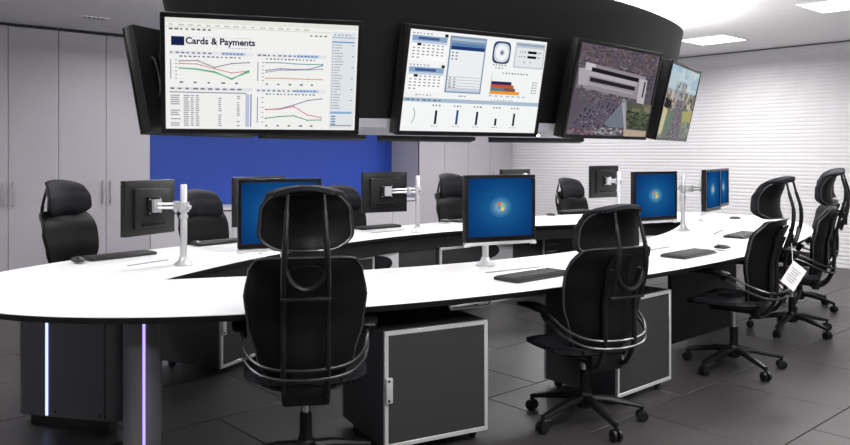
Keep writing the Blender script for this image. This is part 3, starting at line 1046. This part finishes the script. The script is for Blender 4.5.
def make_chair():
    """local +Y is the way the sitter faces; origin on the floor under the gas lift"""
    t = thing('office_chair', '', 'chair')
    P = {'low': [], 'up': [], 'head': []}
    # five-star base
    hub = MB().lathe([(0.034, 0.075), (0.046, 0.09), (0.046, 0.13), (0.034, 0.155)], 18)
    base = hub.build('base_hub', 'plastic', t)
    for k in range(5):
        an = 2 * PI * k / 5 + 0.35
        dx, dy = math.cos(an), math.sin(an)
        mb = MB()
        mb.tube([(dx * 0.02, dy * 0.02, 0.125), (dx * 0.12, dy * 0.12, 0.118), (dx * 0.24, dy * 0.24, 0.092), (dx * 0.305, dy * 0.305, 0.078)], [0.030, 0.027, 0.021, 0.017], 8, flat=0.75)
        leg = mb.build('base_leg', 'plastic', t)
        cs = MB()
        px_, py_ = dx * 0.305, dy * 0.305
        for s in (-1, 1):
            mtx = Matrix.Translation((px_ - dy * 0.014 * s * 1.1, py_ + dx * 0.014 * s * 1.1, 0.029)) @ Matrix.Rotation(an + PI / 2, 4, 'Z') @ Matrix.Rotation(R(90), 4, 'Y')
            cs.lathe([(0.020, -0.010), (0.029, -0.007), (0.029, 0.007), (0.020, 0.010)], 14, 0, mtx)
        cs.tube([(px_, py_, 0.03), (px_, py_, 0.085)], 0.010, 8)
        cs.build('caster', 'plastic', leg)
    MB().lathe([(0.026, 0.14), (0.026, 0.27), (0.020, 0.272)], 14).build('gas_lift_sleeve', 'plastic', t)
    P['low'].append(MB().lathe([(0.0155, 0.20), (0.0155, 0.40)], 12).build('gas_lift_rod', 'chrome', t))
    # mechanism
    mb = MB()
    mb.box((0, -0.02, 0.405), (0.17, 0.30, 0.05), bevel=0.015)
    mb.box((0, -0.17, 0.40), (0.20, 0.06, 0.09), bevel=0.02)
    P['up'].append(mb.build('tilt_mechanism', 'plastic', t))
    # seat
    def seat(s, tt):
        wv = 0.245 + 0.02 * (1 - tt * tt)
        x = s * wv
        y = 0.03 + tt * 0.235
        z = 0.455 - 0.05 * max(0, tt - 0.35) ** 2 * 2 + 0.018 * s * s - 0.01 * (1 - tt * tt)
        return (x, y, z)
    P['up'].append(MB().cushion(seat, 0.065, 14, 14, 0, 0.45, 0.30, 4).build('seat', 'fabric', t))
    def pan(s, tt):
        return (s * 0.225, 0.02 + tt * 0.21, 0.420 + 0.03 * s * s)
    P['up'].append(MB().cushion(pan, 0.03, 8, 8, 0, 0.5).build('seat_pan', 'plastic', t))
    # backrest
    YC = [(0.46, -0.195), (0.56, -0.215), (0.70, -0.215), (0.85, -0.245), (0.985, -0.295)]
    WC = [(0.46, 0.165), (0.56, 0.200), (0.70, 0.238), (0.82, 0.250), (0.92, 0.232), (0.985, 0.208)]
    def back(s, tt):
        z = 0.722 + tt * 0.263
        w_ = lerp(WC, z)
        return (s * w_, lerp(YC, z) + 0.07 * s * s * (1 if z < 0.9 else max(0.4, 1 - (z - 0.9) * 6)), z)
    P['up'].append(MB().cushion(lambda s, tt: back(-s, tt), 0.055, 16, 18, 0, 0.08, 0.35, 6).build('backrest', 'leather', t))
    # piping round the backrest edge
    loop = []
    n = 16
    def bk(s, tt):
        ss = s * math.sqrt(max(0, 1 - 0.08 * tt ** 8))
        t2 = tt * math.sqrt(max(0, 1 - 0.08 * s ** 8))
        p = back(ss, t2)
        return (p[0], p[1] - 0.014, p[2])
    side = [(-1 + 2 * k / n) for k in range(n)]
    for k in side:
        loop.append(bk(math.sin(PI / 2 * k), -1))
    for k in side:
        loop.append(bk(1, math.sin(PI / 2 * k)))
    for k in side:
        loop.append(bk(-math.sin(PI / 2 * k), 1))
    for k in side:
        loop.append(bk(-1, -math.sin(PI / 2 * k)))
    P['up'].append(MB().tube(loop, 0.0055, 6, closed=True).build('backrest_piping', 'piping', t))
    # spine strip on the back
    def spine(s, tt):
        z = 0.715 + tt * 0.24
        return (s * 0.075, lerp(YC, z) - 0.035, z)
    P['up'].append(MB().cushion(spine, 0.02, 6, 12, 0, 0.2).build('spine_panel', 'plastic', t))
    # two recline rails behind the back
    for s in (-1, 1):
        pts = smoothpath([(s * 0.075, -0.13, 0.385), (s * 0.085, -0.225, 0.40), (s * 0.088, -0.285, 0.50), (s * 0.088, -0.295, 0.62), (s * 0.088, -0.292, 0.72), (s * 0.086, -0.312, 0.82), (s * 0.084, -0.338, 0.89)], 5)
        P['up'].append(MB().tube(pts, 0.0125, 8).build('recline_rail', 'plastic', t))
    # arm yoke: two bent tubes round the back
    for dz in (0.0, -0.038):
        pts = smoothpath([(-0.262, -0.02, 0.645 + dz), (-0.262, -0.10, 0.625 + dz), (-0.24, -0.19, 0.58 + dz), (-0.16, -0.27, 0.542 + dz), (0, -0.305, 0.532 + dz),
                          (0.16, -0.27, 0.542 + dz), (0.24, -0.19, 0.58 + dz), (0.262, -0.10, 0.625 + dz), (0.262, -0.02, 0.645 + dz)], 5)
        P['up'].append(MB().tube(pts, 0.0075, 8).build('arm_yoke', 'tube', t))
    for s in (-1, 1):
        def pad(u, v, s=s):
            return (s * 0.275 + u * 0.042, 0.06 + v * 0.135, 0.662 - 0.012 * v * v)
        a_ = MB().cushion(pad, 0.032, 8, 10, 0, 0.6, 0.3, 4).build('armrest_pad', 'leather', t)
        P['up'].append(a_)
        kn = MB().lathe([(0.020, 0.0), (0.026, 0.006), (0.026, 0.022), (0.020, 0.028)], 14, 0, Matrix.Translation((s * 0.262 - 0.014, -0.03, 0.635)) @ Matrix.Rotation(R(90), 4, 'Y'))
        P['up'].append(kn.build('arm_pivot', 'plastic', t))
    # headrest with rolled-back lip
    HY = [(1.005, -0.270), (1.07, -0.248), (1.14, -0.250), (1.20, -0.275)]
    def head(s, tt):
        u = (tt + 1) / 2
        ln = 0.328 * u
        if ln < 0.205:
            z = 1.005 + ln
            y = lerp(HY, z)
        else:
            a_ = min(1, (ln - 0.205) / 0.075) * R(80)
            rr = 0.054
            e = max(0, ln - 0.28)
            z = 1.205 + rr * math.sin(a_) + e * 0.16
            y = -0.277 - rr * (1 - math.cos(a_)) - e * 0.98
        wv = lerp([(0, 0.170), (0.18, 0.196), (0.5, 0.188), (0.72, 0.168), (1.0, 0.125)], u)
        cv = 0.075 * s * s * (1 - 0.5 * max(0, u - 0.6) / 0.4)
        return (s * wv, y + cv, z - 0.045 * s * s * max(0, u - 0.35))
    P['head'].append(MB().cushion(lambda s, tt: head(-s, tt), 0.042, 16, 24, 0, 0.22, 0.4, 6).build('headrest', 'fabric', t))
    # moulded back shell of the headrest
    def shell(s, tt):
        u = (tt + 1) / 2
        p = head(s * 0.94, -0.96 + 1.52 * u)
        return (p[0], p[1] - 0.024, p[2])
    P['head'].append(MB().cushion(lambda s, tt: shell(-s, tt), 0.012, 12, 12, 0, 0.25).build('headrest_shell', 'leather', t))
    loop = []
    def hd(s, tt):
        ss = s * math.sqrt(max(0, 1 - 0.25 * tt ** 8))
        t2 = tt * math.sqrt(max(0, 1 - 0.25 * s ** 8))
        p = shell(ss, t2)
        return (p[0], p[1] - 0.004, p[2])
    for k in side:
        loop.append(hd(math.sin(PI / 2 * k), -1))
    for k in side:
        loop.append(hd(1, math.sin(PI / 2 * k)))
    for k in side:
        loop.append(hd(-math.sin(PI / 2 * k), 1))
    for k in side:
        loop.append(hd(-1, -math.sin(PI / 2 * k)))
    P['head'].append(MB().tube(loop, 0.0045, 6, closed=True).build('headrest_piping', 'piping', t))
    # headrest posts and U bracket
    for s in (-1, 1):
        pts = smoothpath([(s * 0.070, -0.345, 1.240), (s * 0.074, -0.362, 1.17), (s * 0.078, -0.388, 1.07), (s * 0.084, -0.382, 0.96), (s * 0.086, -0.340, 0.83)], 6)
        P['head'].append(MB().tube(pts, [0.007] * 6 + [0.010] * 6 + [0.0125] * 13, 8).build('headrest_post', 'plastic', t))
    pts = smoothpath([(-0.084, -0.374, 0.955), (-0.055, -0.372, 0.895), (0, -0.372, 0.868), (0.055, -0.372, 0.895), (0.084, -0.374, 0.955)], 5)
    P['head'].append(MB().tube(pts, 0.013, 8).build('headrest_bracket', 'plastic', t))
    P['head'].append(MB().box((0, -0.345, 0.828), (0.20, 0.022, 0.014), bevel=0.005).build('headrest_crossbar', 'tube', t))
    return t, P


chair0, CP = make_chair()
SIDX = {'up': [o.name for o in CP['up']], 'head': [o.name for o in CP['head']], 'low': [o.name for o in CP['low']]}
GROUP = 'black office chairs around the desk'
# x, y, facing direction (x, y), seat shift, headrest shift, label
chairs = [
    (1.865, 2.86, (0.55, 0.85), 0.0, 0.0, 0, 'black office chair seen from behind, nearest and largest in the picture'),
    (3.32, 2.45, (0.30, 0.95), -0.045, -0.075, 0, 'black office chair with low headrest before the silver-framed pedestal, middle of the near side'),
    (4.87, 2.40, (-0.12, 0.99), 0.0, -0.015, 0, 'black office chair in side view with a white tag hanging on it'),
    (6.22, 2.59, (-0.32, 0.94), 0.0, 0.0, 0, 'black office chair at the right end, the nearer of the overlapping pair'),
    (7.26, 2.955, (-0.5, 0.87), 0.0, 0.0, 0, 'black office chair at the right end, mostly hidden behind another chair'),
    (1.985, 6.00, (0.42, -0.91), -0.02, -0.055, -0.09, 'black office chair in front of the left grey cupboards, across the desk'),
    (3.10, 6.15, (0.15, -1.0), -0.06, -0.13, -0.09, 'black office chair left of the nearest desktop screen, before the blue wall'),
    (4.55, 6.10, (-0.05, -1.0), -0.06, -0.13, -0.09, 'black office chair mostly hidden behind the nearest chair headrest'),
    (5.88, 5.90, (-0.1, -1.0), -0.01, -0.08, -0.09, 'black office chair before the right grey cupboards, left of the centre monitor'),
    (7.64, 5.63, (-0.1, -1.0), -0.05, -0.12, -0.09, 'black office chair before the white ribbed wall, across the desk'),
]
proto_children = list(chair0.children)
made = []
for i in range(len(chairs)):
    made.append(chair0 if i == 0 else copy_tree(chair0))
for c, (x, y, f, ds, dh, da, lab) in zip(made, chairs):
    c.location = (x, y, 0)
    c.rotation_euler = (0, 0, math.atan2(-f[0], f[1]))
    tag(c, lab, 'chair', GROUP)
    spin = R(-44) if c is made[1] else 0.0
    for ch in c.children:
        nm = ch.data.name
        base = nm.split('.')[0]
        if base == 'base_leg':
            ch.rotation_euler.z = spin
        if base.startswith('headrest'):
            ch.location.z = ds + dh
        elif base in ('tilt_mechanism', 'seat', 'seat_pan', 'backrest', 'backrest_piping', 'spine_panel', 'recline_rail', 'arm_yoke', 'armrest_pad', 'arm_pivot', 'gas_lift_rod'):
            ch.location.z = ds + (da if base.startswith('arm') else 0)

# paper tag on the side-view chair
tg = thing('swing_tag', 'white paper tag hanging by a string from the side-view chair', 'tag', (0, 0, 0))
tp = px(793, 276, 0.0)
ray = (tp - Vector((0, 0, 1.4)))
dep = 4.78
fwd = Vector((0.668, 0.744, 0))
rgt = Vector((0.744, -0.668, 0))


def at(x, y, Z):
    return Vector((0, 0, 1.4)) + fwd * Z + rgt * ((x - 425) * Z / 770) + Vector((0, 0, (154 - y) * Z / 770))


tg.location = at(793.5, 276, dep)
tg.rotation_euler = (0, R(37), -math.asin(0.668) + R(12))
card = MB().box((0, 0, 0), (0.115, 0.0015, 0.155)).build('card', 'paper', tg)
for k in range(6):
    MB().box((-0.005, -0.0014, 0.038 - k * 0.016), (0.075 - 0.012 * (k % 3), 0.0006, 0.005)).build('printed_line', 'ink', card)
st = MB().tube([at(791.5, 235, dep + 0.02), at(792, 250, dep), at(792.5, 263, dep)], 0.0022, 6).build('string', 'paper', None)
bpy.context.view_layer.update()
st.parent = tg
st.matrix_parent_inverse = tg.matrix_world.inverted()


# ------------------------------------------------------------------ monitors and arms
def desktop_material():
    m = bpy.data.materials.new('blue_desktop_screen')
    m.use_nodes = True
    nt = m.node_tree
    nt.nodes.clear()
    tc = nt.nodes.new('ShaderNodeTexCoord')
    ln = nt.nodes.new('ShaderNodeVectorMath')
    ln.operation = 'LENGTH'
    mp = nt.nodes.new('ShaderNodeMapping')
    mp.inputs['Location'].default_value = (0, 0, 0)
    mp.inputs['Scale'].default_value = (2.6, 0, 3.2)
    nt.links.new(tc.outputs['Object'], mp.inputs[0])
    nt.links.new(mp.outputs[0], ln.inputs[0])
    cr = nt.nodes.new('ShaderNodeValToRGB')
    e = cr.color_ramp.elements
    e[0].position = 0.0
    e[0].color = hexc('b9dcef')
    e[1].position = 1.0
    e[1].color = hexc('0b2c5e')
    for pos, h in ((0.05, 'a5d2ea'), (0.11, '5aa0d0'), (0.19, '1f6cae'), (0.42, '14559a'), (0.75, '0e3c78')):
        q = e.new(pos)
        q.color = hexc(h)
    nt.links.new(ln.outputs['Value'], cr.inputs[0])
    em = nt.nodes.new('ShaderNodeEmission')
    em.inputs[1].default_value = 0.62
    nt.links.new(cr.outputs[0], em.inputs[0])
    out = nt.nodes.new('ShaderNodeOutputMaterial')
    nt.links.new(em.outputs[0], out.inputs[0])
    return m


M['desktop'] = desktop_material()
MW, MH = 0.43, 0.355


def make_monitor(rail):
    t = thing('monitor', '', 'monitor')
    cs = MB().box((0, 0.012, 0), (MW, 0.030, MH), bevel=0.006).build('casing', 'bezelgrey', t)
    f = MB()
    b_ = 0.018
    for (cx, cz, sx, sz) in ((0, MH / 2 - b_ / 2, MW, b_), (0, -MH / 2 + 0.013, MW, 0.026), (MW / 2 - b_ / 2, 0, b_, MH - 0.04), (-MW / 2 + b_ / 2, 0, b_, MH - 0.04)):
        f.box((cx, -0.008, cz), (sx, 0.012, sz), bevel=0.002, seg=1)
    f.build('bezel', 'bezel', t)
    s = MB().box((0, 0, 0), (MW - 2 * b_, 0.004, MH - 0.044)).build('screen', 'desktop', t)
    s.location = (0, -0.005, 0.004)
    # four-colour window emblem
    lg = Print()
    W, H = TVW - 0.05, TVH - 0.05
    for (sx, sz, h) in ((-1, 1, 'e0643c'), (1, 1, '8fc04a'), (-1, -1, '3f8fd0'), (1, -1, 'f2c84a')):
        vs = []
        x0, x1 = (-0.026, -0.002) if sx < 0 else (0.002, 0.026)
        z0, z1 = (0.002, 0.024) if sz > 0 else (-0.024, -0.002)
        cols = 6
        for k in range(cols + 1):
            x = x0 + (x1 - x0) * k / cols
            wv = 0.006 * math.sin((x + 0.026) / 0.052 * 2 * PI)
            vs += [(x, 0, z0 + wv), (x, 0, z1 + wv)]
        lg.mb.add(vs, [(2 * k, 2 * k + 2, 2 * k + 3, 2 * k + 1) for k in range(cols)], lg.mi(h))
    o = lg.mb.build('emblem', lg.mats, s)
    o.location = (0, -0.0028, 0.004)
    o.scale = (0.8, 1, 0.8)
    # back: stepped housing, ridge and vesa plate
    bk = MB()
    bk.box((0, 0.036, 0), (MW * 0.70, 0.03, MH * 0.72), bevel=0.014)
    bk.build('back_housing', 'bezelgrey', t)
    MB().box((0, 0.052, -MH * 0.30), (0.20, 0.012, 0.028), bevel=0.006).build('back_ridge', 'bezel', t)
    v = MB().box((0, 0.058, 0.01), (0.12, 0.016, 0.12), bevel=0.003).build('vesa_plate', 'bezel', t)
    for sx in (-1, 1):
        for sz in (-1, 1):
            MB().lathe([(0.006, 0), (0.005, 0.003)], 8, 0, Matrix.Translation((sx * 0.045, 0.066, 0.01 + sz * 0.045)) @ Matrix.Rotation(R(-90), 4, 'X')).build('screw', 'steel', v)
    if rail:
        r_ = MB().box((0, 0.0, -MH / 2 - 0.011), (MW + 0.005, 0.03, 0.016), bevel=0.004)
        ro = r_.build('lower_rail', 'alu', t)
        for sx in (-1, 1):
            MB().lathe([(0.010, -0.016), (0.010, 0.016)], 10, 0, Matrix.Translation((sx * (MW / 2 - 0.012), -0.006, -MH / 2 - 0.016)) @ Matrix.Rotation(R(90), 4, 'Y')).build('end_knob', 'alu', ro)
    return t


mon_rail = make_monitor(True)
mon_plain = make_monitor(False)
GM = 'desktop monitors on arms'
GA = 'monitor arm poles on the desk'
# centre x, y, z, direction the screen faces (x, y), pole x, y, scale, rail, monitor label, pole label
mons = [
    (2.10, 3.46, 1.095, (-0.36, -0.93), (2.22, 3.62), 1.0, True, 'blue-screen monitor behind the nearest black chair', 'aluminium monitor pole hidden behind the nearest chair'),
    (3.13, 2.87, 1.105, (-0.30, -0.95), (3.36, 3.20), 1.02, True, 'blue-screen monitor at the picture centre with a silver rail below', 'aluminium monitor pole below the centre blue screen'),
    (5.00, 3.06, 1.095, (-0.22, -0.97), (5.15, 3.28), 1.0, True, 'blue-screen monitor right of the low-headrest chair', 'aluminium monitor pole behind the blue screen right of the low-headrest chair'),
    (6.30, 3.30, 1.090, (0.20, -0.98), (6.15, 3.49), 1.0, True, 'blue-screen monitor right of the tall bare silver pole', 'tall bare aluminium monitor pole with its arm reaching right'),
    (6.98, 3.55, 1.085, (0.26, -0.97), (7.25, 3.90), 1.0, True, 'rightmost blue-screen monitor, seen almost edge-on', 'aluminium monitor pole at the right end below the edge-on screens'),
    (1.91, 4.70, 1.070, (-0.38, 0.92), (2.02, 4.43), 0.95, False, 'black back of the monitor at the far left before the grey cupboards', 'aluminium monitor pole at the far left holding a monitor back'),
    (2.70, 4.73, 1.075, (-0.05, 1.0), (2.67, 4.565), 0.95, False, 'black monitor back peeping out left behind the nearest blue screen', 'aluminium monitor pole hidden behind the nearest blue screen'),
    (4.07, 5.05, 1.080, (0.24, 0.97), (4.34, 4.93), 0.95, False, 'black monitor back before the blue wall edge, right of the nearest chair', 'aluminium monitor pole holding the monitor back right of the nearest chair'),
    (5.65, 4.99, 1.085, (0.0, 1.0), (5.62, 4.83), 0.95, False, 'black monitor whose top edge shows above the centre blue screen', 'aluminium monitor pole hidden behind the centre blue screen'),
    (6.90, 4.84, 1.105, (0.15, 1.0), (6.86, 4.62), 0.95, False, 'black monitor back before the white ribbed wall', 'aluminium monitor pole holding the monitor back before the ribbed wall'),
]
used = {True: False, False: False}
PH = 0.48
for (x, y, z, f, pp, s, rail, ml, pl) in mons:
    src = mon_rail if rail else mon_plain
    if used[rail]:
        m_ = copy_tree(src)
    else:
        m_ = src
        used[rail] = True
    m_.location = (x, y, z)
    fz = math.atan2(f[0], -f[1])
    m_.rotation_euler = (0, 0, fz)
    m_.scale = (s, s, s)
    tag(m_, ml, 'monitor', GM)
    t = thing('monitor_stand', pl, 'monitor stand', (pp[0], pp[1], DESK + 0.001), 0, GA)
    MB().lathe([(0.058, 0.0), (0.058, 0.006), (0.048, 0.016), (0.030, 0.030), (0.024, 0.05)], 22).build('base', 'alu', t)
    MB().lathe([(0.020, 0.03), (0.020, PH), (0.016, PH + 0.006)], 18).build('pole', 'alu', t)
    MB().lathe([(0.026, PH - 0.20), (0.026, PH - 0.18)], 18).build('stop_collar', 'alu', t)
    zz = z - DESK + 0.01 * s
    # arm from the pole to the vesa plate
    end = Vector((x - pp[0], y - pp[1], zz)) - Vector((f[0], f[1], 0)).normalized() * (0.066 * s + 0.0135)
    clampz = zz
    MB().lathe([(0.032, -0.03), (0.032, 0.03)], 18, 0, Matrix.Translation((0, 0, clampz))).build('clamp', 'alu', t)
    side_v = Vector((f[1], -f[0], 0)).normalized()
    d = end - Vector((0, 0, clampz))
    elbow = Vector((0, 0, clampz)) + d * 0.5 + side_v * (0.05 if d.length < 0.35 else 0.0)
    l1 = MB()
    for dz in (-0.014, 0.014):
        l1.tube([(0, 0, clampz + dz), elbow + Vector((0, 0, dz))], 0.009, 8)
    l1.build('arm_link', 'alu', t)
    l2 = MB()
    for dz in (-0.012, 0.012):
        l2.tube([elbow + Vector((0, 0, dz)), end + Vector((0, 0, dz))], 0.009, 8)
    l2.build('arm_link', 'alu', t)
    MB().lathe([(0.020, -0.030), (0.020, 0.030)], 14, 0, Matrix.Translation(elbow)).build('elbow_joint', 'alu', t)
    hd_ = MB()
    ang = math.atan2(f[0], -f[1])
    mt = Matrix.Translation(end) @ Matrix.Rotation(ang, 4, 'Z')
    hd_.add([mt @ Vector(v) for v in ((-0.03, -0.012, -0.04), (0.03, -0.012, -0.04), (0.03, -0.012, 0.04), (-0.03, -0.012, 0.04), (-0.03, 0.01, -0.04), (0.03, 0.01, -0.04), (0.03, 0.01, 0.04), (-0.03, 0.01, 0.04))],
            [(0, 1, 2, 3), (7, 6, 5, 4), (0, 4, 5, 1), (1, 5, 6, 2), (2, 6, 7, 3), (3, 7, 4, 0)])
    hd_.build('mount_head', 'alu', t)
    kb = MB().lathe([(0.012, 0), (0.014, 0.004), (0.014, 0.02), (0.010, 0.024)], 12, 0, Matrix.Translation((0, 0, clampz)) @ Matrix.Rotation(ang + R(90), 4, 'Z') @ Matrix.Rotation(R(90), 4, 'Y') @ Matrix.Translation((0, 0, 0.03)))
    kb.build('clamp_knob', 'alu', t)


# ------------------------------------------------------------------ keyboards and mice
def make_keyboard():
    t = thing('keyboard', '', 'keyboard')
    MB().box((0, 0, 0.010), (0.45, 0.155, 0.018), bevel=0.005).build('case', 'kbd', t)
    k = MB()
    for r_ in range(6):
        y = 0.058 - r_ * 0.021 - (0.004 if r_ else 0)
        for c_ in range(21):
            if c_ in (15, 19) and r_ in (0,):
                continue
            if r_ == 5 and 3 < c_ < 10:
                continue
            k.box((-0.205 + c_ * 0.0203 + (0.004 if c_ > 14 else 0), y, 0.0205), (0.0165, 0.0165, 0.006))
    k.box((-0.205 + 6.5 * 0.0203, 0.058 - 5 * 0.021 - 0.004, 0.0205), (0.115, 0.0165, 0.006))
    ko = k.build('keys', 'keys', t)
    ko['kind'] = 'stuff'
    MB().box((0, -0.085, 0.006), (0.44, 0.02, 0.008), bevel=0.003).build('palm_edge', 'kbd', t)
    return t


def make_mouse():
    t = thing('computer_mouse', '', 'mouse')
    def body(s, v):
        return (s * (0.030 + 0.003 * (1 - v)), v * 0.056, 0.014 + 0.014 * (1 - s * s) * (1 - 0.6 * (v + 0.15) ** 2))
    MB().cushion(body, 0.024, 8, 10, 0, 0.6, 0.4, 4).build('shell', 'kbd', t)
    MB().lathe([(0.007, -0.004), (0.007, 0.004)], 10, 0, Matrix.Translation((0, 0.03, 0.034)) @ Matrix.Rotation(R(90), 4, 'Y')).build('scroll_wheel', 'slot', t)
    return t


kb0, ms0 = make_keyboard(), make_mouse()
kbs = [
    ((532, 277), 0, 1.0, 'black keyboard on the white desk left of the low-headrest chair'),
    ((688, 255), 2, 1.0, 'black keyboard left of the side-view chair, with a mouse at its end'),
    ((742, 236), 8, 1.0, 'black keyboard partly hidden behind the side-view chair'),
    ((119, 257), 180 + 8, 1.0, 'black keyboard at the left before the far left monitor back'),
    ((222, 243), 180 + 4, 1.0, 'black keyboard left of the nearest blue screen on the far side'),
    ((377, 228), 180, 1.0, 'black keyboard below the monitor back at the blue wall edge'),
    ((470, 221), 180, 1.0, 'black keyboard just left of the centre blue screen on the far side'),
    ((575, 212), 180, 1.0, 'black keyboard before the chair at the white ribbed wall'),
]
for i, (c, rz, s, lab) in enumerate(kbs):
    o = kb0 if i == 0 else copy_tree(kb0)
    o.location = px(*c, DESK + 0.001)
    o.rotation_euler = (0, 0, R(rz))
    tag(o, lab, 'keyboard', 'black keyboards on the desk')
mss = [
    ((722, 250), 0, 'black mouse at the end of the keyboard left of the side-view chair'),
    ((735, 220), 30, 'black mouse lying alone near the right end of the desk'),
    ((78, 263), 180, 'black mouse before the chair at the far left'),
    ((197, 246), 180, 'black mouse right of the far left monitor pole'),
    ((445, 223), 180, 'black mouse before the chair left of the centre blue screen'),
    ((551, 216.5), 180, 'black mouse before the chair at the white ribbed wall'),
]
for i, (c, rz, lab) in enumerate(mss):
    o = ms0 if i == 0 else copy_tree(ms0)
    o.location = px(*c, DESK + 0.001)
    o.rotation_euler = (0, 0, R(rz))
    tag(o, lab, 'mouse', 'black mice on the desk')
